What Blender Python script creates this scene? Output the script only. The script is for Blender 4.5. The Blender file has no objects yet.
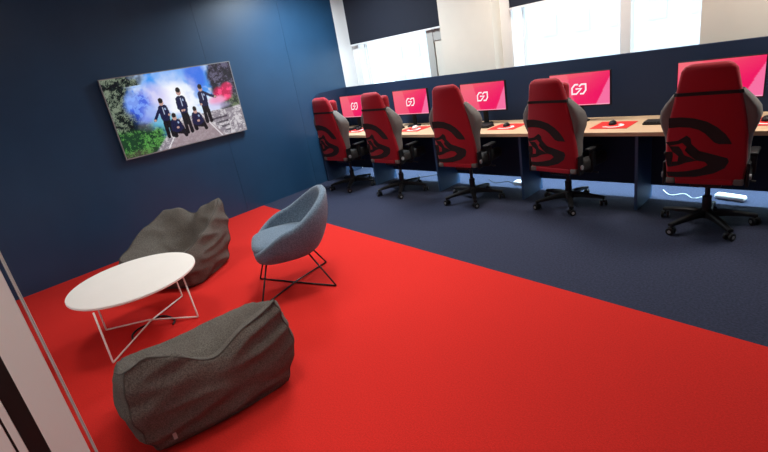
import bpy, bmesh, math, random
import numpy as np
from mathutils import Vector, Matrix, noise
random.seed(4)
scene = bpy.context.scene
COL = scene.collection
PI = math.pi

# ------------------------------------------------------------------ camera, world, light, exposure
R = Matrix(((0.70709825, -0.12823662, 0.69539013),
            (0.68746758, 0.35488167, -0.63359872),
            (-0.16553065, 0.92607471, 0.33909472)))
cd = bpy.data.cameras.new('camera'); cam = bpy.data.objects.new('camera', cd); COL.objects.link(cam)
cam.matrix_world = Matrix.Translation((5.91234559, -0.05783605, 1.71009886)) @ R.to_4x4()
cd.sensor_fit = 'HORIZONTAL'; cd.sensor_width = 36.0; cd.lens = 466.6013 / 768 * 36.0
cd.clip_start = 0.02; cd.clip_end = 200
scene.camera = cam

w = bpy.data.worlds.new('daylight'); scene.world = w; w.use_nodes = True
bg = w.node_tree.nodes['Background']
bg.inputs['Color'].default_value = (0.72, 0.86, 1.0, 1); bg.inputs['Strength'].default_value = 3.0

vs = scene.view_settings
vs.view_transform = 'Standard'; vs.look = 'None'; vs.gamma = 1.0; vs.exposure = 0.0
try: vs.use_curve_mapping = False
except Exception: pass

CEIL = 3.0
# x, y, power, spread, colour
WARM = (1.0, 0.94, 0.86); COOL = (0.82, 0.93, 1.0)
PANEL_SPOTS = [(1.5, 0.9, 6.5, 95, WARM), (3.3, 2.1, 12, 95, WARM), (4.3, 0.7, 8, 95, WARM),
               (2.0, 2.6, 7.5, 95, WARM), (1.0, 4.00, 92, 160, COOL), (3.4, 4.45, 38, 150, WARM), (5.9, 4.45, 42, 150, WARM), (5.6, -0.60, 20, 150, WARM)]  # last panel is added over the corridor to brighten the door jamb
for (px_, py_, en, sp_, col_) in PANEL_SPOTS:
    ld = bpy.data.lights.new('ceiling_panel_light', 'AREA'); ld.shape = 'SQUARE'; ld.size = 0.56
    ld.energy = en; ld.color = col_; ld.spread = math.radians(sp_)
    lo = bpy.data.objects.new('ceiling_panel_light', ld); COL.objects.link(lo); lo.location = (px_, py_, CEIL - 0.045)
# added cool lamp under the desks, put in for the pale glow on the floor
ld = bpy.data.lights.new('added_floor_glow_light', 'AREA'); ld.shape = 'RECTANGLE'; ld.size = 6.6; ld.size_y = 0.03
ld.energy = 135; ld.color = (0.55, 0.84, 1.0); ld.spread = math.radians(150)
lo = bpy.data.objects.new('added_floor_glow_light', ld); COL.objects.link(lo); lo.location = (3.45, 4.93, 0.66)

# ------------------------------------------------------------------ materials
def mat(name, color, rough=0.5, metal=0.0, emit=None, estr=0.0, noise_amt=0.0, nscale=60.0, bump=0.0, bscale=200.0,
        spec=0.5, sheen=0.0, c2=None, stretch=None, coat=0.0, detail=3.0):
    m = bpy.data.materials.new(name); m.use_nodes = True
    nt = m.node_tree; b = nt.nodes['Principled BSDF']
    b.inputs['Base Color'].default_value = (*color, 1); b.inputs['Roughness'].default_value = rough
    b.inputs['Metallic'].default_value = metal; b.inputs['Specular IOR Level'].default_value = spec
    if sheen: b.inputs['Sheen Weight'].default_value = sheen
    if coat: b.inputs['Coat Weight'].default_value = coat
    if emit:
        b.inputs['Emission Color'].default_value = (*emit, 1); b.inputs['Emission Strength'].default_value = estr
    tc = nt.nodes.new('ShaderNodeTexCoord'); mp = nt.nodes.new('ShaderNodeMapping')
    nt.links.new(tc.outputs['Object'], mp.inputs['Vector'])
    if stretch: mp.inputs['Scale'].default_value = stretch
    if noise_amt or c2:
        n = nt.nodes.new('ShaderNodeTexNoise'); n.inputs['Scale'].default_value = nscale; n.inputs['Detail'].default_value = detail
        nt.links.new(mp.outputs['Vector'], n.inputs['Vector'])
        r = nt.nodes.new('ShaderNodeValToRGB'); nt.links.new(n.outputs['Fac'], r.inputs['Fac'])
        a = c2 if c2 else tuple(c * (1 - noise_amt) for c in color)
        bcol = color if c2 else tuple(min(1, c * (1 + noise_amt)) for c in color)
        r.color_ramp.elements[0].position = 0.35; r.color_ramp.elements[1].position = 0.65
        r.color_ramp.elements[0].color = (*a, 1); r.color_ramp.elements[1].color = (*bcol, 1)
        nt.links.new(r.outputs['Color'], b.inputs['Base Color'])
    if bump:
        n2 = nt.nodes.new('ShaderNodeTexNoise'); n2.inputs['Scale'].default_value = bscale; n2.inputs['Detail'].default_value = 4
        nt.links.new(mp.outputs['Vector'], n2.inputs['Vector'])
        bp = nt.nodes.new('ShaderNodeBump'); bp.inputs['Strength'].default_value = bump; bp.inputs['Distance'].default_value = 0.01
        nt.links.new(n2.outputs['Fac'], bp.inputs['Height']); nt.links.new(bp.outputs['Normal'], b.inputs['Normal'])
    return m

M = {}
M['red_carpet'] = mat('red_carpet', (0.56, 0.023, 0.018), 0.95, spec=0.1, noise_amt=0.10, nscale=120, bump=0.35, bscale=260, detail=6)
M['blue_carpet'] = mat('blue_carpet', (0.032, 0.037, 0.066), 0.95, spec=0.1, noise_amt=0.2, nscale=70, bump=0.5, bscale=240, detail=6)
M['navy_wall'] = mat('navy_wall', (0.013, 0.054, 0.118), 0.42, spec=0.5, noise_amt=0.05, nscale=3)
M['navy_seam'] = mat('navy_seam', (0.004, 0.008, 0.02), 0.6)
M['navy_panel'] = mat('navy_panel', (0.011, 0.023, 0.056), 0.7, spec=0.25, bump=0.1, bscale=400)
M['navy_leg'] = mat('navy_leg', (0.02, 0.06, 0.14), 0.5)
M['cream_wall'] = mat('cream_wall', (0.70, 0.66, 0.58), 0.85, noise_amt=0.02, nscale=4)
M['white_wall'] = mat('white_wall', (0.80, 0.80, 0.79), 0.8)
M['ceiling'] = mat('ceiling_tile', (0.25, 0.25, 0.25), 0.9, bump=0.2, bscale=60)
M['white_frame'] = mat('white_frame', (0.80, 0.79, 0.77), 0.35)
M['grey_frame'] = mat('grey_frame', (0.42, 0.41, 0.38), 0.5)
M['white_powder'] = mat('white_powder_coat', (0.86, 0.82, 0.76), 0.35)
M['table_white'] = mat('white_laminate', (0.88, 0.85, 0.80), 0.4, noise_amt=0.01, nscale=5)
M['oak'] = mat('light_oak', (0.66, 0.47, 0.30), 0.45, c2=(0.56, 0.38, 0.23), nscale=9, stretch=(0.6, 9, 9), detail=6)
M['oak_edge'] = mat('oak_edge', (0.58, 0.38, 0.22), 0.5, c2=(0.50, 0.32, 0.18), nscale=9, stretch=(0.6, 9, 30), detail=5)
M['chair_red'] = mat('red_fabric', (0.32, 0.003, 0.014), 0.72, spec=0.25, bump=0.15, bscale=500, sheen=0.15)
M['chair_grey'] = mat('grey_fabric', (0.150, 0.140, 0.130), 0.85, bump=0.2, bscale=500, noise_amt=0.1, nscale=250)
M['black_fabric'] = mat('black_fabric', (0.012, 0.010, 0.010), 0.8, bump=0.1, bscale=400)
M['black_plastic'] = mat('black_plastic', (0.007, 0.007, 0.008), 0.5, spec=0.3)
M['black_metal'] = mat('black_metal', (0.015, 0.015, 0.016), 0.35, metal=0.4)
M['grey_plastic'] = mat('grey_plastic', (0.25, 0.25, 0.26), 0.4)
M['chrome'] = mat('chrome', (0.7, 0.7, 0.7), 0.2, metal=1.0)
M['bag'] = mat('charcoal_weave', (0.165, 0.150, 0.132), 0.95, spec=0.15, c2=(0.070, 0.062, 0.054), nscale=170, bump=0.5, bscale=300, detail=6)
M['bag_seam'] = mat('charcoal_seam', (0.06, 0.054, 0.048), 0.9)
M['tub'] = mat('blue_grey_fabric', (0.16, 0.23, 0.31), 0.9, spec=0.2, c2=(0.075, 0.12, 0.175), nscale=110, bump=0.35, bscale=320, detail=6, sheen=0.2)
M['tag'] = mat('pale_tag', (0.35, 0.34, 0.32), 0.6)
M['blind'] = mat('dark_blind', (0.006, 0.009, 0.020), 0.9, bump=0.1, bscale=500)
M['bar'] = mat('blind_bar', (0.75, 0.75, 0.75), 0.4)
M['led'] = mat('led_panel', (0.9, 0.9, 0.9), 0.6, emit=(1, 0.96, 0.9), estr=2.5)
M['pad_red'] = mat('red_pad', (0.62, 0.02, 0.015), 0.85)
M['pad_white'] = mat('white_print', (0.8, 0.78, 0.76), 0.8)
M['facade'] = mat('pale_facade', (0.72, 0.74, 0.76), 0.9)
M['facade_window'] = mat('facade_window', (0.66, 0.68, 0.71), 0.4)
M['street'] = mat('pale_street', (0.6, 0.62, 0.63), 0.9)
M['roof'] = mat('pale_roof', (0.45, 0.47, 0.5), 0.9)
M['cable'] = mat('white_cable', (0.6, 0.62, 0.64), 0.5)
M['door_black'] = mat('door_gasket', (0.008, 0.008, 0.008), 0.5)

def glass_mat(name, tint=(1, 1, 1)):
    m = bpy.data.materials.new(name); m.use_nodes = True; nt = m.node_tree; nt.nodes.clear()
    o = nt.nodes.new('ShaderNodeOutputMaterial'); mx = nt.nodes.new('ShaderNodeMixShader')
    t = nt.nodes.new('ShaderNodeBsdfTransparent'); t.inputs['Color'].default_value = (*tint, 1)
    g = nt.nodes.new('ShaderNodeBsdfGlossy'); g.inputs['Roughness'].default_value = 0.02
    lw = nt.nodes.new('ShaderNodeLayerWeight'); lw.inputs['Blend'].default_value = 0.5
    pw = nt.nodes.new('ShaderNodeMath'); pw.operation = 'POWER'; pw.inputs[1].default_value = 4.0
    sc_ = nt.nodes.new('ShaderNodeMath'); sc_.operation = 'MULTIPLY_ADD'; sc_.inputs[1].default_value = 0.7; sc_.inputs[2].default_value = 0.03
    nt.links.new(lw.outputs['Facing'], pw.inputs[0]); nt.links.new(pw.outputs[0], sc_.inputs[0])
    nt.links.new(sc_.outputs[0], mx.inputs[0]); nt.links.new(t.outputs[0], mx.inputs[1]); nt.links.new(g.outputs[0], mx.inputs[2])
    nt.links.new(mx.outputs[0], o.inputs['Surface']); return m
M['glass'] = glass_mat('clear_glass', (0.95, 0.98, 0.98))

def screen_mat(name, strength):
    """emissive picture read from the mesh's colour attribute"""
    m = bpy.data.materials.new(name); m.use_nodes = True; nt = m.node_tree
    b = nt.nodes['Principled BSDF']; b.inputs['Base Color'].default_value = (0.01, 0.01, 0.01, 1); b.inputs['Roughness'].default_value = 0.25
    a = nt.nodes.new('ShaderNodeVertexColor'); a.layer_name = 'picture'
    nt.links.new(a.outputs['Color'], b.inputs['Emission Color']); b.inputs['Emission Strength'].default_value = strength
    return m
M['picture'] = screen_mat('screen_picture', 1.0)
M['logo_light'] = mat('logo_light', (0.02, 0.02, 0.02), 0.4, emit=(1.0, 0.86, 0.90), estr=1.0)
M['strip_light'] = mat('taskbar_light', (0.02, 0.02, 0.02), 0.4, emit=(1.0, 0.62, 0.72), estr=0.9)

# ------------------------------------------------------------------ helpers
def link(name, bm, m, parent=None, smooth=False, auto=None, loc=None):
    me = bpy.data.meshes.new(name)
    bmesh.ops.recalc_face_normals(bm, faces=bm.faces)
    bm.to_mesh(me); bm.free()
    o = bpy.data.objects.new(name, me); COL.objects.link(o)
    me.materials.append(m)
    if smooth or auto:
        for p in me.polygons: p.use_smooth = True
        if auto: me.set_sharp_from_angle(angle=math.radians(auto))
    if parent: o.parent = parent
    if loc: o.location = loc
    return o

def box(bm, c, s, bev=0.0, rot=None, seg=2):
    t = bmesh.new(); bmesh.ops.create_cube(t, size=1.0)
    for v in t.verts: v.co = Vector((v.co.x * s[0], v.co.y * s[1], v.co.z * s[2]))
    if bev > 0: bmesh.ops.bevel(t, geom=list(t.edges), offset=bev, segments=seg, affect='EDGES', profile=0.5)
    mtx = Matrix.Translation(c) @ (rot.to_4x4() if rot else Matrix.Identity(4))
    bmesh.ops.transform(t, matrix=mtx, verts=t.verts); merge(bm, t)

def merge(bm, t):
    mp = {v: bm.verts.new(v.co) for v in t.verts}
    for f in t.faces:
        try: bm.faces.new([mp[v] for v in f.verts])
        except ValueError: pass
    t.free()

def bx(x0, x1, y0, y1, z0, z1, bev=0.0, bm=None):
    bm = bm or bmesh.new()
    box(bm, ((x0 + x1) / 2, (y0 + y1) / 2, (z0 + z1) / 2), (x1 - x0, y1 - y0, z1 - z0), bev); return bm

def tube(bm, pts, r, n=10, caps=True, closed=False):
    pts = [Vector(p) for p in pts]; rings = []
    up = None
    for i, p in enumerate(pts):
        a = pts[i - 1] if i > 0 else (pts[-1] if closed else p); b = pts[(i + 1) % len(pts)] if (i < len(pts) - 1 or closed) else p
        d = (b - a).normalized()
        if up is None:
            up = Vector((0, 0, 1)) if abs(d.z) < 0.9 else Vector((1, 0, 0))
        x = d.cross(up).normalized(); y = x.cross(d).normalized(); up = y
        rr = r[i] if isinstance(r, (list, tuple)) else r
        rings.append([bm.verts.new(p + x * math.cos(2 * PI * k / n) * rr + y * math.sin(2 * PI * k / n) * rr) for k in range(n)])
    m = len(rings)
    for i in range(m if closed else m - 1):
        A, B = rings[i], rings[(i + 1) % m]
        for k in range(n): bm.faces.new([A[k], A[(k + 1) % n], B[(k + 1) % n], B[k]])
    if caps and not closed:
        bm.faces.new(rings[0][::-1]); bm.faces.new(rings[-1])

def loft(bm, rings, caps=True):
    R_ = [[bm.verts.new(p) for p in r] for r in rings]; n = len(R_[0])
    for A, B in zip(R_, R_[1:]):
        for k in range(n): bm.faces.new([A[k], A[(k + 1) % n], B[(k + 1) % n], B[k]])
    if caps: bm.faces.new(R_[0][::-1]); bm.faces.new(R_[-1])

def lathe(bm, prof, c=(0, 0, 0), n=24, axis='Z'):
    rings = []
    for r, h in prof:
        ring = []
        for k in range(n):
            a = 2 * PI * k / n; v = (r * math.cos(a), r * math.sin(a), h)
            if axis == 'X': v = (v[2], v[0], v[1])
            if axis == 'Y': v = (v[0], v[2], v[1])
            ring.append(Vector(v) + Vector(c))
        rings.append(ring)
    loft(bm, rings)

def prism(bm, poly, fn, t):
    """extrude a 2-d polygon by t; fn(u, v, w) -> point"""
    A = [bm.verts.new(fn(u, v, 0)) for u, v in poly]; B = [bm.verts.new(fn(u, v, t)) for u, v in poly]
    fa = bm.faces.new(A[::-1]); fb = bm.faces.new(B); n = len(A)
    for k in range(n): bm.faces.new([A[k], A[(k + 1) % n], B[(k + 1) % n], B[k]])
    bmesh.ops.triangulate(bm, faces=[fa, fb])

def empty(name, label, cat, loc=(0, 0, 0), rz=0.0, group=None):
    o = bpy.data.objects.new(name, None); COL.objects.link(o); o.empty_display_size = 0.2
    o.location = loc; o.rotation_euler = (0, 0, rz); return tag(o, label, cat, group)
def tag(o, label, cat, group=None):
    o['label'] = label; o['category'] = cat
    if group: o['group'] = group
    return o
def struct(name, bm, m, parent=None, **k):
    o = link(name, bm, m, parent, **k)
    if not parent: o['kind'] = 'structure'
    return o
def copy_tree(o, parent=None):
    c = o.copy(); COL.objects.link(c)
    if parent: c.parent = parent
    for ch in o.children: copy_tree(ch, c)
    return c

# ------------------------------------------------------------------ the setting
NY = -0.022            # room face of the near wall
YP = 5.0               # screens behind the desks
YG = 5.34              # window glass
XR = 8.4
edge = lambda x: 3.10 + (x) * (2.589 - 3.10) / 5.721       # red / blue carpet border, y at x
bm = bmesh.new()       # blue carpet covers the whole slab, the red one is laid in beside it
vsq = [(-0.0, edge(0)), (XR, edge(XR)), (XR, 5.6), (0, 5.6)]
A = [bm.verts.new((x, y, 0)) for x, y in vsq]; B = [bm.verts.new((x, y, -0.1)) for x, y in vsq]
bm.faces.new(A); bm.faces.new(B[::-1])
for k in range(4): bm.faces.new([A[k], B[k], B[(k + 1) % 4], A[(k + 1) % 4]])
struct('floor', bm, M['blue_carpet'])
bm = bmesh.new()
vsq = [(0, -2.2), (XR, -2.2), (XR, edge(XR)), (0, edge(0))]
A = [bm.verts.new((x, y, 0)) for x, y in vsq]; B = [bm.verts.new((x, y, -0.1)) for x, y in vsq]
bm.faces.new(A); bm.faces.new(B[::-1])
for k in range(4): bm.faces.new([A[k], B[k], B[(k + 1) % 4], A[(k + 1) % 4]])
struct('floor', bm, M['red_carpet'])

struct('ceiling', bx(-0.15, XR + 0.15, -2.35, 5.62, CEIL, CEIL + 0.15), M['ceiling'])
# left wall: navy boards with thin shadow joints, then the white reveal beside the window
seams = [-0.15, 2.851, 4.087, 5.05]
wl = struct('wall_left', bx(-0.15, -0.012, -2.2, 5.6, -0.1, CEIL), M['navy_seam'])
for a, b in zip(seams, seams[1:]):
    y0 = max(a, NY + 0.0) + 0.0012; y1 = b - 0.0012
    link('wall_board', bx(-0.012, 0, y0, y1, 0, CEIL), M['navy_wall'], wl)
link('wall_board', bx(-0.012, 0.0, 5.05, 5.6, 0, CEIL), M['white_wall'], wl)
# near wall, with the doorway the picture is taken from
struct('wall_near', bx(0.0, 4.50, -0.15, NY, 0, CEIL), M['white_wall'])
struct('wall_near', bx(6.6, XR, -0.15, NY, 0, CEIL), M['white_wall'])
struct('wall_near', bx(4.50, 6.6, -0.15, NY, 2.25, CEIL), M['white_wall'])
struct('wall_right', bx(XR, XR + 0.15, -2.2, 5.6, -0.1, CEIL), M['navy_wall'])
struct('wall_corridor', bx(0.0, XR, -2.35, -2.2, -0.1, CEIL), M['white_wall'])
# window wall: columns and head
struct('wall_window', bx(1.93, 2.70, 5.13, 5.6, 0, CEIL), M['cream_wall'])
struct('wall_window', bx(4.79, 6.2, 5.13, 5.6, 0, CEIL), M['cream_wall'])
struct('wall_window', bx(8.0, XR, 5.13, 5.6, 0, CEIL), M['cream_wall'])
def window(n, x0, x1, posts, mullions):
    f = bmesh.new()
    bx(x0, x1, YG - 0.03, YG + 0.03, 0.0, 0.08, 0, f); bx(x0, x1, YG - 0.03, YG + 0.03, CEIL - 0.35, CEIL, 0, f)
    for a, b in posts: bx(a, b, YG - 0.03, YG + 0.03, 0.08, CEIL - 0.35, 0, f)
    fr = struct('window_%d' % n, f, M['white_frame'])
    for a, b, m_ in mullions: link('mullion', bx(a, b, YG - 0.05, YG + 0.05, 0.08, CEIL - 0.35), m_, fr)
    cuts = sorted([x0] + [v for p in posts for v in p] + [v for p in mullions for v in p[:2]] + [x1])
    for a, b in zip(cuts[::1], cuts[1::1]):
        if b - a > 0.15 and not any(abs(a - p[0]) < 1e-4 for p in list(posts) + list(mullions)):
            link('pane', bx(a, b, YG - 0.004, YG + 0.004, 0.08, CEIL - 0.35), M['glass'], fr)
    return fr
w1 = window(1, 0.02, 1.93, [(0.02, 0.16), (0.30, 0.315)], [(1.56, 1.67, M['grey_frame'])])
link('side_panel', bx(1.675, 1.93, YG - 0.03, YG + 0.03, 0.08, CEIL - 0.36), M['cream_wall'], w1)
link('side_panel', bx(1.675, 1.93, YG - 0.045, YG - 0.031, 1.78, 2.6), M['grey_frame'], w1)
w2 = window(2, 2.70, 4.79, [(2.70, 2.84), (2.98, 2.99)], [(4.06, 4.16, M['white_frame'])])
w3 = window(3, 6.2, 8.0, [(6.2, 6.3), (7.9, 8.0)], [(7.1, 7.2, M['grey_frame'])])

# exterior, blown out beyond the glass
struct('ground', bx(-40, 60, 5.7, 90, -3.3, -3.0), M['street'])
def building(x0, x1, y0, h, label, roof=False):
    b = empty('building', label, 'building', ((x0 + x1) / 2, y0 + 4, -3.0))
    W_ = x1 - x0
    link('facade', bx(-W_ / 2, W_ / 2, -4, 4, 0, h), M['facade'], b)
    if roof:
        r = bmesh.new(); loft(r, [[(-W_/2 - .3, -4.3, h), (-W_/2 - .3, 4.3, h), (W_/2 + .3, 4.3, h), (W_/2 + .3, -4.3, h)],
                                  [(-W_/2 + 1, -0.2, h + 2), (-W_/2 + 1, 0.2, h + 2), (W_/2 - 1, 0.2, h + 2), (W_/2 - 1, -0.2, h + 2)]])
        link('roof', r, M['roof'], b)
    n = int(W_ / 2.2); fl = int(h / 3)
    for i in range(n):
        for j in range(fl):
            x = -W_ / 2 + (i + .5) * W_ / n
            link('window', bx(x - 0.5, x + 0.5, -4.06, -3.99, j * 3 + 1.0, j * 3 + 2.3), M['facade_window'], b)
building(-14, 2, 34, 9.5, 'pale building with pitched roof far outside the right window', True)
building(-32, -17, 40, 7.5, 'lower pale building with pitched roof far outside the left window', True)

# door frame at the left edge of the picture (jamb of the doorway the camera stands in)
dj = bmesh.new(); bx(4.50, 4.613, -0.090, NY, 0, 2.25, 0.002, dj)
dj = struct('door_1', dj, M['white_frame'])
link('gasket', bx(4.50, 4.606, -0.126, -0.090, 0, 2.25), M['door_black'], dj)
link('jamb_strip', bx(4.50, 4.613, -0.1405, -0.126, 0, 2.25, 0.001), M['white_frame'], dj)
link('gasket', bx(4.50, 4.606, -0.1455, -0.1405, 0, 2.25), M['door_black'], dj)
link('jamb_strip', bx(4.50, 4.613, -0.17, -0.1455, 0, 2.25, 0.001), M['white_frame'], dj)
link('glass_edge', bx(4.56, 4.613, -0.0125, -0.0108, 0, 2.25), M['white_frame'], dj)
link('glass_edge', bx(4.56, 4.613, -0.0090, -0.0078, 0, 2.25), M['white_frame'], dj)
link('glass_strip', bx(4.575, 4.600, NY, -0.0125, 0, 2.25), M['glass'], dj)

# ceiling panels
for i, (px_, py_, en, sp_, col_) in enumerate(PANEL_SPOTS):
    t = link('ceiling_light', bx(px_ - .31, px_ + .31, py_ - .31, py_ + .31, CEIL - 0.022, CEIL), M['white_frame'])
    tag(t, 'square flat ceiling light panel out of view', 'ceiling light', 'square ceiling light panels')
    link('diffuser', bx(px_ - .285, px_ + .285, py_ - .285, py_ + .285, CEIL - 0.028, CEIL - 0.0215), M['led'], t)

# ------------------------------------------------------------------ blinds
def blind(x0, x1, zb, label):
    o = link('roller_blind', bx(x0, x1, 5.255, 5.262, zb, CEIL - 0.06), M['blind'])
    tag(o, label, 'blind', None)
    link('bottom_bar', bx(x0, x1, 5.25, 5.267, zb - 0.022, zb), M['bar'], o)
    b = bmesh.new(); tube(b, [(x0, 5.27, CEIL - 0.05), (x1, 5.27, CEIL - 0.05)], 0.035, 14); link('roller', b, M['white_frame'], o, auto=40)
blind(0.055, 1.925, 1.945, 'dark navy roller blind pulled low over the left window')
blind(2.86, 4.17, 1.975, 'dark blue roller blind, only its lower corner showing, over the right window')

# ------------------------------------------------------------------ television
def picture_mesh(name, Wd, Hd, nx, ny, fn, m, parent, loc, rz):
    """flat screen in local XZ facing -Y, with the picture as per-vertex emission colour"""
    u, v = np.meshgrid(np.linspace(0, 1, nx), np.linspace(0, 1, ny))
    u = u.ravel(); v = v.ravel()
    co = np.stack([(u - .5) * Wd, np.zeros_like(u), (.5 - v) * Hd], 1)
    me = bpy.data.meshes.new(name)
    idx = np.arange(nx * ny).reshape(ny, nx)
    faces = np.stack([idx[1:, :-1], idx[1:, 1:], idx[:-1, 1:], idx[:-1, :-1]], -1).reshape(-1, 4)
    me.from_pydata(co.tolist(), [], faces.tolist()); me.materials.append(m)
    c = fn(u, v); c = np.clip(c, 0, 1)
    at = me.color_attributes.new('picture', 'FLOAT_COLOR', 'POINT')
    at.data.foreach_set('color', np.concatenate([c, np.ones((len(c), 1))], 1).astype(np.float32).ravel())
    o = bpy.data.objects.new(name, me); COL.objects.link(o); o.parent = parent; o.location = loc; o.rotation_euler = (0, 0, rz)
    return o
def vnoise(u, v, s, seed, octaves=4):
    r = np.random.RandomState(seed); out = np.zeros_like(u); a = 1.0; tot = 0
    for _ in range(octaves):
        n = int(s) + 3; g = r.rand(n + 2, n + 2); x = u * s; y = v * s * 0.6
        xi = np.clip(x.astype(int), 0, n); yi = np.clip(y.astype(int), 0, n); fx = x - xi; fy = y - yi
        fx = fx * fx * (3 - 2 * fx); fy = fy * fy * (3 - 2 * fy)
        out += a * ((g[yi, xi] * (1 - fx) + g[yi, xi + 1] * fx) * (1 - fy) + (g[yi + 1, xi] * (1 - fx) + g[yi + 1, xi + 1] * fx) * fy)
        tot += a; a *= 0.6; s *= 2
    return out / tot
def tv_picture(u, v):
    lin = lambda r, g, b: np.array([(c / 255.) ** 2.2 for c in (r, g, b)])
    c = np.tile(lin(215, 232, 250), (len(u), 1))
    def put(mask, col, a=1.0):
        nonlocal c
        k = (np.clip(mask, 0, 1) * a)[:, None]; c = c * (1 - k) + col * k
    ss = lambda a, b, x: np.clip((x - a) / (b - a), 0, 1) ** 2 * (3 - 2 * np.clip((x - a) / (b - a), 0, 1))
    blob = lambda cx, cy, rx, ry, s=.35: 1 - ss(1 - s, 1 + s, np.sqrt(((u - cx) / rx) ** 2 + ((v - cy) / ry) ** 2) + (n2 - .5) * .9)
    n1 = vnoise(u, v, 9, 1); n2 = vnoise(u, v, 7, 2); n3 = vnoise(u, v, 40, 3, 3)
    n4 = .45 + (vnoise(u, v, 60, 4, 2) - .5) * .5 + (vnoise(u, v, 18, 8, 2) - .5) * .5 + (np.random.RandomState(6).rand(len(u)) - .5) * .28
    # sky and coloured clouds
    put(ss(.42, .58, n1), lin(45, 140, 235), .95)
    put(blob(.50, .08, .24, .14), lin(50, 145, 240), .75)
    put(blob(.40, .26, .05, .06), lin(50, 150, 235), .8)
    put(blob(.68, .14, .08, .20), lin(55, 105, 225), .85)
    put(blob(.48, .36, .16, .24, .5), lin(250, 250, 255), .95)
    put(blob(.33, .30, .10, .14, .5), lin(190, 180, 240), .6)
    # trees at the left
    dark = np.where((n4 > .52)[:, None], lin(118, 130, 112), np.where((n4 > .42)[:, None], lin(42, 55, 48), lin(12, 18, 22)))
    put(ss(.0, .10, .22 - u + (n2 - .5) * .3 + np.where(v < .12, .12, 0)), dark)
    put(ss(.0, .06, .33 - u + (n2 - .5) * .2) * ss(.42, .55, v), dark, .9)
    # trees at the right
    rd = np.where((n4 > .55)[:, None], lin(95, 90, 115), np.where((n4 > .42)[:, None], lin(50, 40, 60), lin(20, 16, 30)))
    put(ss(0, .05, u - .755 + (n2 - .5) * .08) * (1 - ss(.52, .60, v)), rd)
    rg = np.where((n4 > .5)[:, None], lin(105, 120, 90), lin(40, 50, 40))
    put(ss(0, .05, u - .80 + (n2 - .5) * .1) * ss(.42, .52, v), rg)
    # smoke
    put(blob(.205, .38, .085, .19, .4), np.where((n3 > .5)[:, None], lin(110, 150, 245), lin(60, 95, 220)), .95)
    put(blob(.17, .30, .04, .10, .4), lin(150, 185, 250), .5)
    put(blob(.29, .55, .10, .07, .4), lin(130, 150, 235), .85)
    put(blob(.31, .47, .09, .08, .5), lin(170, 190, 240), .6)
    put(blob(.36, .64, .10, .08, .5), lin(110, 190, 200), .7)
    pk = np.where((n3 > .5)[:, None], lin(250, 60, 120), lin(200, 20, 80))
    put(blob(.87, .42, .07, .10, .35), pk, .95)
    put(blob(.92, .34, .045, .06, .35), pk, .85)
    put(blob(.81, .50, .07, .06, .4), lin(240, 160, 200), .9)
    put(blob(.80, .58, .10, .05, .5), lin(200, 190, 235), .6)
    # grass and gravel
    gr = np.where((n4 > .5)[:, None], lin(86, 150, 72), lin(28, 62, 38))
    put(ss(.0, .10, v - .62 + (n2 - .5) * .15) * (1 - ss(.28, .42, u + (v - .8) * .0)), gr)
    put(ss(.0, .05, v - .92 + (n2 - .5) * .1) * (1 - ss(.12, .25, u)), lin(95, 75, 70), .4)
    gv = np.where((n4 > .5)[:, None], lin(205, 200, 205), lin(135, 128, 138))
    put(ss(0, .02, v - (.60 + .04 * n2)) * ss(0, .03, u - (.47 - (v - .58) * .62)), gv)
    put(ss(0, .01, v - .70) * ss(0, .02, u - (.50 - (v - .60) * .45)) * (1 - ss(0, .02, u - (.62 + (v - .60) * .42))), lin(150, 132, 138), .8)
    for a, b in ((.50, -.46), (.63, .36)):
        put((np.abs(u - (a + (v - .60) * b)) < .0055) * (v > .60), lin(225, 220, 225), .9)
    put(((np.sin(v * 95 + u * 8) > .25) & (u > .71 + (v - .72) * .5) & (u < .86) & (v > .70) & (v < .95)), lin(45, 40, 55), .8)
    # five people in dark jackets
    navy = lin(18, 24, 62); blk = lin(12, 12, 22); skin = lin(190, 150, 140); hair = lin(30, 22, 24)
    def limb(x0, y0, x1, y1, r, col):
        dx, dy = (x1 - x0) * 1.77, y1 - y0; px, py = (u - x0) * 1.77, v - y0
        t = np.clip((px * dx + py * dy) / (dx * dx + dy * dy + 1e-9), 0, 1)
        d = np.hypot(px - t * dx, py - t * dy); put((d < r).astype(float), col)
    def stand(x, top, foot, arms):
        h = foot - top
        limb(x - .012, top + h * .5, x - .016, foot, .026, blk); limb(x + .014, top + h * .5, x + .020, foot, .026, blk)
        limb(x - .010, top + h * .24, x - .008, top + h * .50, .042, navy); limb(x + .012, top + h * .24, x + .010, top + h * .50, .042, navy)
        for a in arms:
            for (p0, p1) in zip(a, a[1:]): limb(p0[0], p0[1], p1[0], p1[1], .019, navy)
            limb(a[-1][0], a[-1][1], a[-1][0] + .001, a[-1][1], .015, skin)
        limb(x + .001, top + h * .23, x + .001, top + h * .40, .006, lin(170, 180, 210))
        limb(x, top + h * .07, x, top + h * .11, .030, skin); limb(x, top + h * .03, x, top + h * .05, .030, hair)
        limb(x + .016, top + h * .26, x + .018, top + h * .28, .010, lin(150, 170, 210))
    stand(.362, .34, .84, [[(.344, .45), (.310, .53), (.282, .60)], [(.386, .45), (.396, .56)]])
    stand(.515, .24, .84, [[(.487, .38), (.482, .50), (.505, .54)], [(.543, .38), (.546, .50), (.520, .54)]])
    stand(.695, .25, .76, [[(.672, .37), (.668, .51)], [(.718, .36), (.76, .41), (.80, .44)]])
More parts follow.
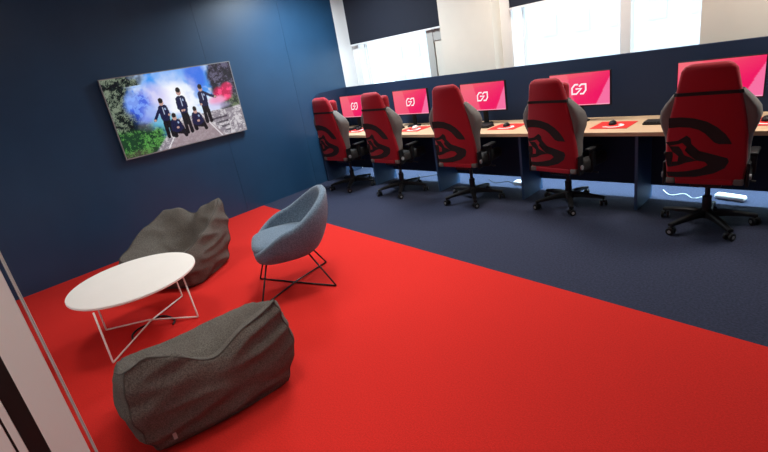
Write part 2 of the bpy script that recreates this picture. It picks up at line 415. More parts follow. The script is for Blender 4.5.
    def crouch(x, top):
        limb(x - .02, top + .24, x + .045, top + .27, .034, blk); limb(x - .025, top + .20, x - .025, top + .30, .030, blk)
        limb(x + .04, top + .20, x + .055, top + .32, .026, blk)
        limb(x - .006, top + .12, x - .004, top + .21, .052, navy); limb(x + .014, top + .13, x + .016, top + .21, .046, navy)
        limb(x - .03, top + .14, x - .034, top + .22, .018, navy); limb(x + .036, top + .14, x + .040, top + .22, .018, navy)
        limb(x + .006, top + .20, x + .010, top + .20, .016, skin)
        limb(x + .002, top + .05, x + .002, top + .07, .029, skin); limb(x + .002, top + .025, x + .002, top + .035, .028, hair)
        limb(x + .02, top + .13, x + .022, top + .14, .010, lin(150, 170, 210))
    crouch(.425, .55); crouch(.600, .52)
    return c
TY0, TZ0, TH = 1.557, 1.083, 0.889; TW = TH * 1.77
tv = empty('television', 'wide flat television on the navy wall showing five people with coloured smoke', 'television', (0, TY0 + TW / 2, TZ0))
# local frame: parts built in world axes relative to tv
link('casing', bx(0.022, 0.050, -TW / 2, TW / 2, 0, TH, 0.004), M['black_plastic'], tv)
link('wall_bracket', bx(0.001, 0.022, -0.3, 0.3, 0.2, 0.7), M['black_metal'], tv)
bz = bmesh.new()
for a in ((-TW/2, TW/2, 0, .012), (-TW/2, TW/2, TH - .010, TH), (-TW/2, -TW/2 + .010, .012, TH - .010), (TW/2 - .010, TW/2, .012, TH - .010)):
    bx(0.050, 0.056, a[0], a[1], a[2], a[3], 0, bz)
link('bezel', bz, M['grey_plastic'], tv)
picture_mesh('screen', TW - .02, TH - .022, 300, 169, tv_picture, M['picture'], tv, (0.052, 0, TH / 2 + .001), PI / 2)

# ------------------------------------------------------------------ booth screen behind the desks
ZP = 1.338
pt = bx(0.036, 6.90, YP, YP + 0.04, 0.62, ZP, 0.004)
pt = tag(link('privacy_screen', pt, M['navy_panel']), 'long dark navy privacy screen standing behind the row of desks', 'screen')
side = bmesh.new()
poly = [(YP + 0.04, 0.0), (YP + 0.04, ZP)] + [(4.30 + .22 - .22 * math.sin(a), ZP - .22 + .22 * math.cos(a)) for a in [i * PI / 16 for i in range(9)]] + [(4.30, 0.0)]
prism(side, poly, lambda u, v, t: Vector((0.004 + t, u, v)), 0.03)
link('side_screen', side, M['navy_panel'], pt)

led = link('added_glow_strip', bx(0.15, 6.75, 4.915, 4.945, 0.665, 0.698), M['led'])  # invented strip body for the added floor glow lamp
tag(led, 'added glow strip under the back edge of the oak desk, for the lit floor', 'light strip')
# ------------------------------------------------------------------ desk
YD = 4.272; DZ = 0.735
desk = empty('desk', 'long light oak desk run on navy side panels below the screens', 'desk', (0.04, YD, 0))
def dl(name, b, m, **k):
    bmesh.ops.translate(b, verts=b.verts, vec=(-0.04, -YD, 0)); return link(name, b, m, desk, **k)
dl('worktop', bx(0.040, 6.84, YD, YP - 0.002, DZ - 0.036, DZ, 0.003), M['oak'])
for x in (1.11, 2.26, 3.41, 4.54, 5.69, 6.81):
    dl('side_panel', bx(x - 0.0125, x + 0.0125, YD + 0.045, 4.74, 0.0, DZ - 0.037), M['navy_leg'])
for a, b in zip((0.042, 1.1235, 2.2735, 3.4235, 4.5535, 5.7035), (1.0965, 2.2465, 3.3965, 4.5265, 5.6765, 6.7965)):
    dl('modesty_panel', bx(a, b, 4.70, 4.718, 0.13, DZ - 0.037), M['navy_panel'])

# ------------------------------------------------------------------ monitors and desk things
PITCH = 1.148; M0 = 0.080; MW = 0.620; MH = 0.338; MZ = 1.225; YM = 4.80
def mon_picture(u, v):
    lin = lambda r, g, b: np.array([(c / 255.) ** 2.2 for c in (r, g, b)])
    g = np.clip(1 - (u * .8 + v * .6), 0, 1)[:, None]
    c = lin(238, 22, 98) * (1 - g) + lin(244, 88, 110) * g
    k = np.clip(v, 0, 1)[:, None]; c = c * (1 - .5 * k) + lin(240, 8, 96) * .5 * k
    m1 = (u > 1.04 - v * .26); c = np.where(m1[:, None], lin(246, 110, 160) , c)
    m2 = (u < .30 + v * .14) & (u > .0); c = np.where(m2[:, None], c * .75 + lin(250, 150, 160) * .25, c)
    m3 = (v < .16 - (u - .3) * .25); c = np.where(m3[:, None], c * .8 + lin(240, 110, 100) * .2, c)
    return c
GG = [[(.47, .97), (.25, .97), (.07, .66), (.07, .08), (.35, .08), (.66, .56), (.30, .56)],
      [(.53, .78), (.68, .97), (.95, .97), (.95, .40), (.79, .08), (.58, .08)]]
def stroke(path, wd):
    """mitred quads along a flat polyline"""
    P_ = [Vector(p) for p in path]; L, R_ = [], []
    for i, p in enumerate(P_):
        a = (p - P_[i - 1]).normalized() if i else (P_[1] - p).normalized()
        b_ = (P_[i + 1] - p).normalized() if i < len(P_) - 1 else a
        na, nb = Vector((-a.y, a.x)), Vector((-b_.y, b_.x)); m_ = (na + nb).normalized()
        k = min(1.7, 1 / max(.3, m_.dot(na))); L.append(p + m_ * wd / 2 * k); R_.append(p - m_ * wd / 2 * k)
    return [[L[i], L[i + 1], R_[i + 1], R_[i]] for i in range(len(P_) - 1)]
def make_monitor():
    t = empty('monitor', '', 'monitor', (0, 0, 0))
    z0 = MZ - MH - DZ
    link('casing', bx(-MW/2, MW/2, 0.004, 0.034, z0, z0 + MH, 0.003), M['black_plastic'], t)
    b = bmesh.new()
    for a in ((-MW/2, MW/2, z0, z0 + .012), (-MW/2, MW/2, z0 + MH - .006, z0 + MH), (-MW/2, -MW/2 + .006, z0 + .012, z0 + MH - .006), (MW/2 - .006, MW/2, z0 + .012, z0 + MH - .006)):
        bx(a[0], a[1], 0.0, 0.004, a[2], a[3], 0, b)
    link('bezel', b, M['black_plastic'], t)
    s = picture_mesh('screen', MW - .012, MH - .018, 60, 34, mon_picture, M['picture'], t, (0, 0.0035, z0 + MH / 2 + .003), 0)
    lg = bmesh.new(); gw, gh = 0.158, 0.104
    for path in GG:
        for q in stroke([((x - .5) * gw, (y - .5) * gh) for x, y in path], .0155):
            prism(lg, q, lambda a, c_, w_: Vector((a, -0.0006 - w_, c_)), 0.0004)
    link('logo', lg, M['logo_light'], s)
    link('taskbar', bx(-MW/2 + .01, MW/2 - .01, -0.001, -0.0006, -MH/2 + .012, -MH/2 + .017), M['strip_light'], s)
    st = bmesh.new(); bx(-.03, .03, 0.036, 0.056, 0.012, z0 + 0.18, 0.004, st); link('stand_neck', st, M['black_plastic'], t)
    st = bmesh.new(); lathe(st, [(0.001, 0.0005), (.095, 0.0005), (.095, .010), (.085, .013), (.001, .013)], (0, 0.02, 0), 28); link('stand_foot', st, M['black_plastic'], t, auto=40)
    return t
PADS = [(0.62, 4.60), (1.74, 4.60), (3.10, 4.61), (4.255, 4.58), (5.40, 4.60)]
mon0 = make_monitor()
mon_labels = ['pink monitor nearest the navy side wall, leftmost of the row', 'pink monitor second from the navy side wall',
              'pink monitor in the middle of the row of five', 'pink monitor second from the right end of the row',
              'largest-looking pink monitor, cut by the right picture edge']
for i in range(5):
    m_ = mon0 if i == 0 else copy_tree(mon0)
    m_.location = (M0 + i * PITCH + MW / 2 + (.035 if i == 4 else 0), YM, DZ); m_['label'] = mon_labels[i]; m_['group'] = 'gaming monitors along the desk'

def make_keyboard():
    o = link('keyboard', bx(-.22, .22, -.07, .07, 0.0005, 0.018, 0.004), M['black_plastic'])
    k = bmesh.new()
    for r_ in range(5):
        for c_ in range(16):
            box(k, (-.201 + c_ * .0268, -.052 + r_ * .026, .0235), (.023, .022, .010), 0.0)
    link('keys', k, M['black_fabric'], o)
    return o
kb0 = make_keyboard(); KX = [0.27, 1.26, 2.67, 3.72, 4.73]
kb_lab = ['black keyboard on the desk behind the leftmost chair', 'black keyboard on the desk behind the second chair from the left',
          'black keyboard between the middle chair and a red mouse pad', 'black keyboard hidden mostly by the second chair from the right',
          'black keyboard left of the rightmost chair on the oak desk']
for i, x in enumerate(KX):
    k = kb0 if i == 0 else copy_tree(kb0)
    k.location = (x, 4.62, DZ); tag(k, kb_lab[i], 'keyboard', 'keyboards along the desk')
def make_pad():
    o = link('mouse_pad', bx(-.165, .165, -.155, .155, 0.0004, 0.004, 0.0015), M['pad_red'])
    b = bmesh.new(); n = 22
    for k in range(n):   # white ring segment printed on the pad
        a0, a1 = [-2.5 + 3.6 * q / n for q in (k, k + 1)]
        P = [(.10 * math.cos(a0), .085 * math.sin(a0)), (.10 * math.cos(a1), .085 * math.sin(a1)), (.062 * math.cos(a1), .055 * math.sin(a1)), (.062 * math.cos(a0), .055 * math.sin(a0))]
        b.faces.new([b.verts.new((x, y - .03, .0044)) for x, y in P])
    link('white_mark', b, M['pad_white'], o); return o
def make_mouse(m_):
    bm = bmesh.new(); bmesh.ops.create_uvsphere(bm, u_segments=20, v_segments=12, radius=1)
    for v in bm.verts:
        v.co = Vector((v.co.x * .032 * (1 - .12 * v.co.y), v.co.y * .060, max(v.co.z, -.25) * .030 * (1 - .25 * v.co.y) + .0075))
    o = link('mouse', bm, m_, smooth=True)
    b = bmesh.new(); lathe(b, [(.001, -.004), (.008, -.004), (.008, .004), (.001, .004)], (0, .030, .030), 14, 'X'); link('scroll_wheel', b, M['grey_plastic'], o)
    return o
pad0 = make_pad(); ms0 = make_mouse(M['black_plastic'])
pl = ['red mouse pad on the desk behind the leftmost chair', 'red mouse pad between the second and third chairs from the left',
      'red mouse pad between the middle chair and the next one right', 'red mouse pad with white ring left of the rightmost keyboard',
      'red mouse pad at the right picture edge']
for i, (x, y) in enumerate(PADS):
    k = pad0 if i == 0 else copy_tree(pad0)
    k.location = (x, y, DZ); tag(k, pl[i], 'mouse pad', 'red mouse pads along the desk')
    if i == 1: mo = make_mouse(M['white_powder'])
    else: mo = ms0 if i == 0 else copy_tree(ms0)
    mo.location = (x - .02, y + .03, DZ + .0042); mo.rotation_euler = (0, 0, .1)
    tag(mo, ('white' if i == 1 else 'black') + ' computer mouse on the ' + pl[i].replace('between the middle chair and the next one right', 'right of the middle chair').replace(' from the left', ''), 'mouse', 'computer mice on the pads')

# ------------------------------------------------------------------ gaming chair (faces +Y, back towards -Y)
def lean(z): return -0.245 - 0.095 * max(0, z - 0.40) / 0.9     # y of the rear face of the backrest at height z
def make_chair(strap, pillow):
    t = empty('gaming_chair', '', 'gaming chair')
    # star base
    hub = bmesh.new(); lathe(hub, [(.001, .075), (.045, .075), (.050, .09), (.046, .135), (.034, .15), (.001, .15)], (0, 0, 0), 20)
    hub = link('base_hub', hub, M['black_plastic'], t, auto=40)
    for k in range(5):
        a = 2 * PI * k / 5 + PI / 2
        d = Vector((math.cos(a), math.sin(a), 0)); s = Vector((-d.y, d.x, 0)); rings = []
        for q, hw, zc, hh in ((.03, .032, .112, .026), (.14, .026, .108, .020), (.25, .022, .095, .015), (.335, .019, .082, .011)):
            c = d * q; rings.append([c + s * hw + Vector((0, 0, zc - hh)), c + s * hw + Vector((0, 0, zc + hh * .5)), c + s * hw * .6 + Vector((0, 0, zc + hh)),
                                     c - s * hw * .6 + Vector((0, 0, zc + hh)), c - s * hw + Vector((0, 0, zc + hh * .5)), c - s * hw + Vector((0, 0, zc - hh))])
        b = bmesh.new(); loft(b, rings); link('base_leg', b, M['black_plastic'], t)
        b = bmesh.new(); tube(b, [d * .322 + Vector((0, 0, .072)), d * .322 + Vector((0, 0, .045))], .008, 8)
        box(b, d * .322 + Vector((0, 0, .050)), (.022, .045, .022), .006, Matrix.Rotation(a + .4, 3, 'Z'))
        c = link('caster', b, M['black_plastic'], t)
        sx = Matrix.Rotation(a + .4, 3, 'Z') @ Vector((1, 0, 0))
        for sg in (-1, 1):
            b = bmesh.new(); cc = d * .322 + sx * sg * .021 + Vector((0, 0, .0305))
            tube(b, [cc - sx * .010, cc - sx * .008, cc + sx * .008, cc + sx * .010], [.024, .030, .030, .024], 16); link('wheel', b, M['black_plastic'], c, auto=50)
            b = bmesh.new(); tube(b, [cc + sx * sg * .0095, cc + sx * sg * .012], [.013, .013], 12); link('wheel_cap', b, M['grey_plastic'], c)
    g = bmesh.new(); lathe(g, [(.001, .15), (.032, .15), (.032, .25), (.018, .252), (.018, .37), (.001, .37)], (0, 0, 0), 18)
    link('gas_lift', g, M['black_metal'], t, auto=40)
    b = bmesh.new(); bx(-.10, .10, -.15, .13, .345, .385, .008, b); link('tilt_mechanism', b, M['black_metal'], t)
    b = bmesh.new(); tube(b, [(.09, .03, .36), (.25, .03, .355), (.29, .04, .35)], [.006, .006, .010], 8); link('tilt_lever', b, M['black_metal'], t)
    # seat
    b = bmesh.new(); bx(-.19, .19, -.22, .27, .385, .485, .035, b)
    st = link('seat', b, M['black_fabric'], t, auto=60)
    for s in (-1, 1):
        b = bmesh.new(); box(b, (s * .225, .02, .455), (.09, .48, .12), .038, None, 3); link('seat_bolster', b, M['black_fabric'], st, smooth=True)
    # armrests
    for s in (-1, 1):
        b = bmesh.new(); tube(b, [(s * .16, -.02, .372), (s * .25, -.02, .372), (s * .268, -.02, .39), (s * .268, -.02, .50)], .014, 10)
        box(b, (s * .268, -.02, .50), (.04, .06, .14), .010)
        ar = link('armrest', b, M['black_plastic'], t, auto=40)
        b = bmesh.new(); box(b, (s * .268, .00, .595), (.06, .20, .028), .012, None, 3); bx(s * .268 - .02, s * .268 + .02, -.045, .005, .55, .60, .003, b)
        link('arm_pad', b, M['black_plastic'], ar, smooth=True)
    # recliner brackets on both sides of the back
    for s in (-1, 1):
        b = bmesh.new(); box(b, (s * .260, -.205, .48), (.018, .08, .18), .008); link('side_bracket', b, M['black_plastic'], t)
        b = bmesh.new(); tube(b, [(s * .268, -.205, .46), (s * .279, -.205, .46)], .022, 14); link('hinge_cap', b, M['grey_plastic'], t, auto=40)
    # backrest, red shell behind
    prof = [(.43, .225), (.45, .242), (.60, .250), (.78, .244), (.90, .228), (1.00, .208), (1.07, .194), (1.16, .176), (1.235, .162), (1.265, .140), (1.280, .105)]
    rings = []
    for z, hw in prof:
        y = lean(z); th = .075 if z < 1.2 else .075 - (z - 1.2) * .45; r = .022; o_ = .0
        if z > 1.26: y += (z - 1.26) * .7
        rings.append([Vector(p) for p in [(-hw, y + r, z), (-hw + r * .35, y + r * .35, z), (-hw + r, y, z), (hw - r, y, z), (hw - r * .35, y + r * .35, z), (hw, y + r, z),
                      (hw, y + th - r, z), (hw - r, y + th, z), (-hw + r, y + th, z), (-hw, y + th - r, z)]])
    b = bmesh.new(); loft(b, rings); back = link('backrest', b, M['chair_red'], t, auto=50)
    b = bmesh.new()   # black padding between the bolsters at the front
    rg = []
    for z, hw in [(.47, .15), (.60, .16), (.85, .155), (1.02, .14), (1.16, .115), (1.235, .10), (1.262, .07)]:
        y = lean(z) + (.085 if z < 1.2 else .085 - (z - 1.2) * .4)
        rg.append([Vector(p) for p in [(-hw, y - .02, z), (hw, y - .02, z), (hw, y + .02, z), (hw * .5, y + .035, z), (-hw * .5, y + .035, z), (-hw, y + .02, z)]])
    loft(b, rg); link('back_cushion', b, M['black_fabric'], back, auto=60)
    for s in (-1, 1):   # grey side wings wrapping forwards from the red shell
        rg = []
        for z, ho, fwd in [(.50, .244, .10), (.60, .252, .14), (.70, .254, .15), (.77, .262, .165), (.84, .286, .18), (.90, .298, .18), (.96, .290, .165), (1.01, .262, .14), (1.05, .232, .12), (1.09, .200, .10)]:
            y = lean(z); hi = {True: .16, False: .12}[z < .98]
            rg.append([Vector((s * a, b_, z)) for a, b_ in [(hi, y + .03), (ho - .02, y + .022), (ho, y + .045), (ho + .004, y + fwd - .03), (ho - .018, y + fwd), (ho - .05, y + fwd), (hi, y + .08)]])
        b = bmesh.new(); loft(b, rg)
        bmesh.ops.subdivide_edges(b, edges=b.edges, cuts=1, use_grid_fill=True, smooth=.4)
        link('side_wing', b, M['chair_grey'], back, smooth=True)
    # lower band with grey corners
    b = bmesh.new(); bx(-.18, .18, lean(.4) - .014, lean(.4) + .03, .405, .446, .008, b); link('lower_band', b, M['chair_red'], back)
    for s in (-1, 1):
        b = bmesh.new(); box(b, (s * .212, lean(.4) + .012, .428), (.062, .05, .05), .012, None, 2); link('corner_patch', b, M['chair_grey'], back, smooth=True)
    if strap:
        rg = []
        for z in (1.068, 1.092):
            hw = .198 if z < 1.08 else .193; y = lean(z)
            rg.append([Vector(p) for p in [(-hw - .006, y + .01, z), (-hw + .018, y - .005, z), (hw - .018, y - .005, z), (hw + .006, y + .01, z), (hw + .006, y + .085, z), (hw - .02, y + .115, z), (-hw + .02, y + .115, z), (-hw - .006, y + .085, z)]])
        b = bmesh.new(); loft(b, rg); link('pillow_strap', b, M['black_fabric'], back)
    if pillow:
        b = bmesh.new(); box(b, (0, lean(1.14) + .155, 1.14), (.27, .085, .16), .035, None, 3); link('head_pillow', b, M['chair_red'], back, smooth=True)
    # black emblem on the rear: swoosh above, pointed figure and loop below
    def P(a): return [((x - 236) * .00128, .452 - (y - 375) * .00152) for x, y in a]
    em = bmesh.new()
    up = [(58, 70), (120, 68), (180, 75), (240, 92), (290, 120), (328, 153), (350, 182), (360, 202)]
    dn = [(58, 120), (108, 116), (160, 119), (205, 131), (236, 150), (258, 172), (280, 194), (304, 202)]
    polys = [[up[q], up[q + 1], dn[q + 1], dn[q]] for q in range(7)]
    polys += [[(45, 190), (105, 183), (112, 200), (60, 210)], [(105, 183), (148, 158), (168, 172), (172, 200), (150, 215), (128, 195), (112, 200)],
              [(60, 210), (112, 212), (128, 235), (110, 262), (80, 240)], [(150, 215), (172, 200), (215, 238), (200, 285), (170, 262), (175, 245), (140, 232)],
              [(110, 262), (128, 235), (140, 258), (170, 268), (200, 285), (150, 295), (105, 295)],
              [(42, 240), (80, 240), (82, 262), (70, 275), (72, 318), (54, 318), (46, 280)], [(72, 318), (78, 292), (105, 290), (150, 295), (112, 310)],
              [(200, 232), (262, 248), (345, 270), (352, 288), (255, 305), (240, 290), (200, 284)], [(352, 288), (335, 320), (285, 348), (222, 325), (255, 305)],
              [(285, 348), (200, 368), (100, 373), (100, 345), (150, 340), (222, 325)], [(100, 373), (58, 368), (50, 345), (100, 345)]]
    for pl_ in polys:
        prism(em, P(pl_), lambda a, c_, w_: Vector((a, lean(c_) - .0012 - w_, c_)), .0012)
    link('emblem', em, M['black_fabric'], back)
    return t
chA = make_chair(True, True); chB = make_chair(False, False)
CH = [  # x, y, yaw deg, template, label
    (0.76, 4.20, 0, 'A', 'red and grey gaming chair nearest the navy side wall, leftmost of five'),
    (1.74, 4.20, 0, 'A', 'red and grey gaming chair second from the navy side wall'),
    (2.86, 4.18, 2, 'B', 'red gaming chair without a head strap, middle of the row of five'),
    (3.92, 4.31, -8, 'A', 'red and grey gaming chair second from the right end of the row'),
    (5.12, 4.14, 3, 'A', 'red and grey gaming chair nearest the camera, rightmost of the row')]
usedA = False
for x, y, yaw, tp, lab in CH:
    if tp == 'B': c = chB
    elif not usedA: c = chA; usedA = True
    else: c = copy_tree(chA)
    c.location = (x, y, 0); c.rotation_euler = (0, 0, math.radians(yaw)); c['label'] = lab; c['group'] = 'gaming chairs at the desk'
for c in [o for o in COL.objects if o.get('category') == 'gaming chair']:   # gas lifts raised a little on the left three
    dz = .045 if c.location.x < 3.5 else (.02 if c.location.x > 4.5 else 0)
    for ch in c.children:
        if not ch.name.startswith(('base', 'caster', 'gas')): ch.location.z = dz

# ------------------------------------------------------------------ round coffee table
ct = empty('coffee_table', 'round white coffee table on thin crossed wire legs between two bean bags', 'table', (2.05, 0.758, 0))
b = bmesh.new(); lathe(b, [(.001, .408), (.458, .408), (.465, .414), (.465, .426), (.461, .430), (.001, .430)], (0, 0, 0), 96)
link('tabletop', b, M['table_white'], ct, auto=40)
feet = [(.326, -.383), (-.283, -.261), (-.25, .37), (.288, .276)]
def legpts(f): return [(f[0], f[1], .408), (f[0], f[1], .02), (f[0] * .96, f[1] * .96, .0075)]
for f in feet:
    b = bmesh.new(); tube(b, [(f[0] * .97, f[1] * .97, .408), (f[0], f[1], .02), (f[0], f[1], .0077)], .0065, 10); link('leg', b, M['white_powder'], ct, smooth=True)
for i, j, z in ((0, 2, .030), (1, 3, .045)):
    b = bmesh.new(); tube(b, [(feet[i][0], feet[i][1], .0078), (0.0, 0, z), (feet[j][0], feet[j][1], .0078)], .0065, 10); link('base_rod', b, M['white_powder'], ct, smooth=True)

# ------------------------------------------------------------------ bean bags (sitter faces -Y)
def make_bag(name, label, seed, W_=.86, D_=.80, ear=.62, mid=.50, front=.30, seat=.26, loc=(0, 0, 0), rz=0, cut=40, skew=0.0, bump=0.0):
    t = bmesh.new(); bmesh.ops.create_cube(t, size=2.0)
    bmesh.ops.subdivide_edges(t, edges=t.edges, cuts=cut, use_grid_fill=True)
    sm = lambda a, b_, x: max(0, min(1, (x - a) / (b_ - a))) ** 2 * (3 - 2 * max(0, min(1, (x - a) / (b_ - a))))
    def shape(cx, cy, cz):
        tt = (cy + 1) / 2
        arm = front + (ear - front) * (tt ** 1.15)
        ctr = seat + (mid - seat) * sm(.50, 1.0, tt) - .03 * sm(.0, .3, 1 - tt) * 0
        ctr -= .02 * math.sin(PI * min(1, tt * 1.3))
        k = abs(cx) ** 2.2
        H = ctr * (1 - k) + arm * k + skew * cx * sm(.4, 1, tt) + bump * math.exp(-((cx - .62) / .26) ** 2) * sm(.35, .9, tt)
        H -= (.085 * math.exp(-((cx + .02) / .26) ** 2) + .018 * math.exp(-((cx - .50) / .12) ** 2)) * sm(.45, .95, tt) + .085 * math.exp(-((cx + .1) / .42) ** 2) * math.exp(-((tt - .55) / .20) ** 2)
        h = (cz + 1) / 2; z = h * H
        # plan outline: bulging belly, tucked at the floor, drawn in at the seams
        bel = .83 + .10 * h + .17 * math.sin(PI * min(1, (h * .80 + .08)))
        cr = 1 - .10 * (cx * cx) * (cy * cy)
        x = cx * W_ / 2 * bel * cr; y = cy * D_ / 2 * bel * cr
        x -= cx * .01 * h * h; y += (.10 * tt - .02) * h + (-.07 * h * h if cy > .99 else 0) * 0
        return Vector((x, y, z))
    co = {v: tuple(v.co) for v in t.verts}
    for v in t.verts: v.co = shape(*co[v])
    for _ in range(2): bmesh.ops.smooth_vert(t, verts=t.verts, factor=.5, use_axis_x=True, use_axis_y=True, use_axis_z=True)
    t.normal_update()
    off = Vector((seed * 7.3, seed * 3.1, seed * 1.7))
    for v in t.verts:
        c = v.co; cx, cy, cz = co[v]
        n = noise.noise(Vector((c.x * 3.0, c.y * 3.0, c.z * 11.0)) + off)
        n2 = 1 - abs(noise.noise(Vector((c.x * 2.0, c.y * 2.0, c.z * 8.0 + c.x * 1.5)) + off * 2)) * 2.6
        n3 = noise.noise(c * 16 + off); n4 = noise.noise(c * 2.2 + off * 3)
        amp = 1.0 if cz > -.95 else 0
        d = .012 * n + .017 * max(-.5, n2) + .005 * n3 + .020 * n4
        v.co = c + v.normal * d * amp
        if v.co.z < .002: v.co.z = .002
    o = link(name, t, M['bag'], smooth=True)
    o.location = loc; o.rotation_euler = (0, 0, rz); tag(o, label, 'bean bag', 'charcoal bean bags around the table')
    # piped seams: along the arms, over the back and down the rear corners
    def snap(p):
        ok, hit, nn, _ = o.closest_point_on_mesh(p); return hit + nn * .001
    for nm, path in (('back_seam', [(q / 16, 1, 1) for q in range(-16, 17)]), ('arm_seam', [(-1, q / 14, 1) for q in range(-14, 15)]), ('arm_seam', [(1, q / 14, 1) for q in range(-14, 15)]),
                     ('corner_seam', [(-1, 1, q / 10) for q in range(-9, 11)]), ('corner_seam', [(1, 1, q / 10) for q in range(-9, 11)])):
        q_ = [snap(shape(*p)) for p in path]
        for _ in range(4): q_ = [q_[0]] + [(q_[i - 1] + q_[i] * 2 + q_[i + 1]) / 4 for i in range(1, len(q_) - 1)] + [q_[-1]]
        b = bmesh.new(); tube(b, [snap(p) for p in q_], .0045, 7); link(nm, b, M['bag_seam'], o, smooth=True)
    return o, snap, shape
bpy.context.view_layer.update()
bag1, sn, shp = make_bag('bean_bag', 'charcoal bean bag in the foreground with its back to the camera', 1, W_=.88, D_=.68, ear=.585, mid=.535, front=.30, seat=.27, skew=-.02, bump=.075, loc=(3.37, .672, 0), rz=math.radians(-100))
p0 = sn(shp(.70, 1, -.62))
b = bmesh.new(); box(b, (p0.x, p0.y + .004, p0.z), (.018, .004, .065), .001); link('label_tag', b, M['tag'], bag1)
bag2, sn, shp = make_bag('bean_bag', 'charcoal bean bag against the navy wall behind the white table', 5, W_=.84, D_=.70, ear=.60, mid=.585, front=.34, seat=.26, loc=(1.28, 1.36, 0), rz=math.radians(28), skew=.04)

# ------------------------------------------------------------------ blue tub chair (faces -Y)
tc_ = empty('tub_chair', 'blue-grey upholstered tub chair on thin black crossed legs on the red carpet', 'chair', (2.62, 1.82, 0), math.radians(-30))
def plan(a, rx, ry, sq):
    sx, cy = math.sin(a), math.cos(a)
    if cy < 0: k = sq
    else: k = .85
    return math.copysign(abs(sx) ** k, sx) * rx, math.copysign(abs(cy) ** k, cy) * ry
def rim(a):
    c = (1 + math.cos(a)) / 2               # a = 0 at the back, PI at the front
    x, y = plan(a, .355, .33, .62)
    z = .400 + .372 * c ** 1.1
    return Vector((x * (1 - .06 * c), .05 + y + .03 * c, z))
def bot(a):
    x, y = plan(a, .265, .255, .7); return Vector((x, -.015 + y, .320))
def outer(a, s, ins=0.0):
    A_ = bot(a); B_ = rim(a); hr = math.sin(min(1, s) * PI / 2) ** .9; vz = 1 - (1 - s) ** .9 if False else s ** 1.25
    p = Vector((A_.x + (B_.x - A_.x) * hr, A_.y + (B_.y - A_.y) * hr, A_.z + (B_.z - A_.z) * vz))
    if ins:
        d = Vector((math.sin(a), math.cos(a), 0)); p -= d * ins
    return p
N = 56; rings = []
def ring(f): return [f(2 * PI * k / N) for k in range(N)]
rings.append(ring(lambda a: Vector((.02 * math.sin(a), .02 * math.cos(a) - .02, .302))))
rings.append(ring(lambda a: Vector((.20 * math.sin(a), .20 * math.cos(a) - .015, .304))))
for q in range(0, 13): rings.append(ring(lambda a, q=q: outer(a, q / 12)))
for q in (1, 2, 3, 4):
    f = q / 4; rings.append(ring(lambda a, f=f: outer(a, 1) - Vector((math.sin(a), math.cos(a), 0)) * (.028 * (1 - math.cos(f * PI))) + Vector((0, 0, .020 * math.sin(f * PI)))))
for q in range(11, 3, -1): rings.append(ring(lambda a, q=q: (lambda p: Vector((p.x, p.y, max(p.z, .385))))(outer(a, q / 12, .056))))
rings.append(ring(lambda a: Vector((.02 * math.sin(a), .02 * math.cos(a) - .02, .385))))
b = bmesh.new(); loft(b, rings); link('shell', b, M['tub'], tc_, smooth=True)
b = bmesh.new(); rg = []
for r_, z in ((.30, .392), (.86, .394), (.97, .412), (1.0, .435), (.97, .458), (.85, .474), (.5, .482), (.05, .484)):
    ring_ = []
    for k in range(N):
        x, y = plan(2 * PI * k / N, .285, .27 if math.cos(2 * PI * k / N) > 0 else .275, .62)
        ring_.append(Vector((r_ * x, r_ * y - .01, z + .02 * (.5 - y) * 0)))
    rg.append(ring_)
loft(b, rg); link('seat_cushion', b, M['tub'], tc_, smooth=True)
FT = [(-.29, -.31), (.29, -.31), (-.27, .30), (.27, .30)]
for fx, fy in FT:
    b = bmesh.new(); tube(b, [(fx * .55, fy * (.62 if fy < 0 else .45), .325), (fx, fy, .012), (fx, fy, .0065)], .007, 10); link('leg', b, M['black_metal'], tc_, smooth=True)
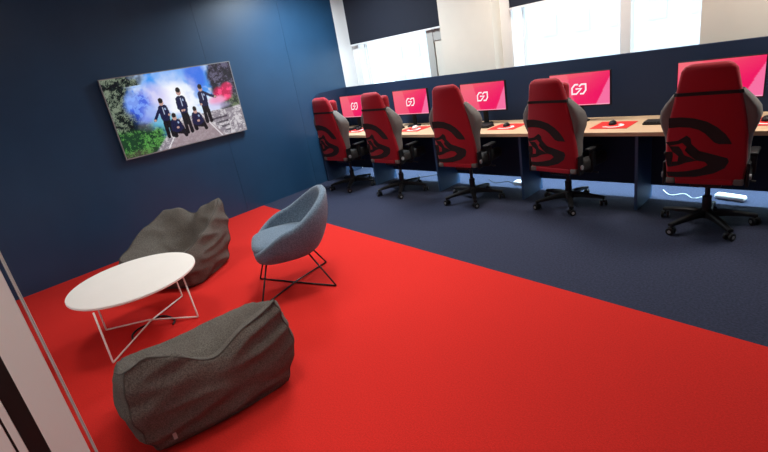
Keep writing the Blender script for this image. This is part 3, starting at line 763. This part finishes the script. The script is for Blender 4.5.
for i, j, z in ((0, 3, .0075), (1, 2, .021)):
    b = bmesh.new(); tube(b, [(*FT[i], .0075), (0, 0, z), (*FT[j], .0075)], .007, 10); link('base_rod', b, M['black_metal'], tc_, smooth=True)

# ------------------------------------------------------------------ small floor things
b = bmesh.new(); box(b, (0, 0, .025), (.24, .075, .048), .022, None, 4)
o = link('power_strip', b, M['white_powder'], smooth=True); o.location = (5.17, 4.80, 0.002); o.rotation_euler = (0, 0, -.25)
tag(o, 'white rounded power strip on the floor below the rightmost chair', 'power strip')
b = bmesh.new(); bx(-.09, .09, -.045, .045, .001, .045, .006, b)
o = link('adapter_box', b, M['white_powder']); o.location = (3.13, 4.80, 0)
tag(o, 'small white adapter box on the floor below the desk, right of the middle chair', 'adapter')
def cable(pts, label, rad=.004):
    P_ = [Vector(p) for p in pts]; out = []
    for i in range(len(P_) - 1):
        p0 = P_[max(0, i - 1)]; p1 = P_[i]; p2 = P_[i + 1]; p3 = P_[min(len(P_) - 1, i + 2)]
        for k in range(8):
            s = k / 8; out.append(.5 * ((2 * p1) + (p2 - p0) * s + (2 * p0 - 5 * p1 + 4 * p2 - p3) * s * s + (3 * p1 - p0 - 3 * p2 + p3) * s ** 3))
    out.append(P_[-1]); b = bmesh.new(); tube(b, out, rad, 8)
    tag(link('cable', b, M['black_plastic'] if 'dark' in label else M['cable'], smooth=True), label, 'cable')
cable([(2.1, 4.90, .005), (1.9, 4.82, .005), (1.75, 4.95, .005), (1.55, 4.80, .005), (1.4, 4.92, .005)], 'thin dark cable curling on the floor behind the second chair from the left')
cable([(3.02, 4.80, .005), (2.9, 4.86, .005), (2.78, 4.78, .005), (2.6, 4.9, .005)], 'thin dark cable running from the white adapter box')
cable([(4.98, 4.86, .005), (4.9, 4.75, .005), (4.8, 4.86, .005), (4.7, 4.80, .005), (4.6, 4.93, .005)], 'thin pale cable looping beside the white power strip')
cable([(x, y, .008) for x, y in [(2.19, .575), (2.09, .60), (2.035, .665), (2.03, .74), (1.985, .79), (2.00, .86), (2.08, .895), (2.19, .90), (2.25, .862)]],
      'dark cable loop lying on the red carpet under the coffee table', .0075)
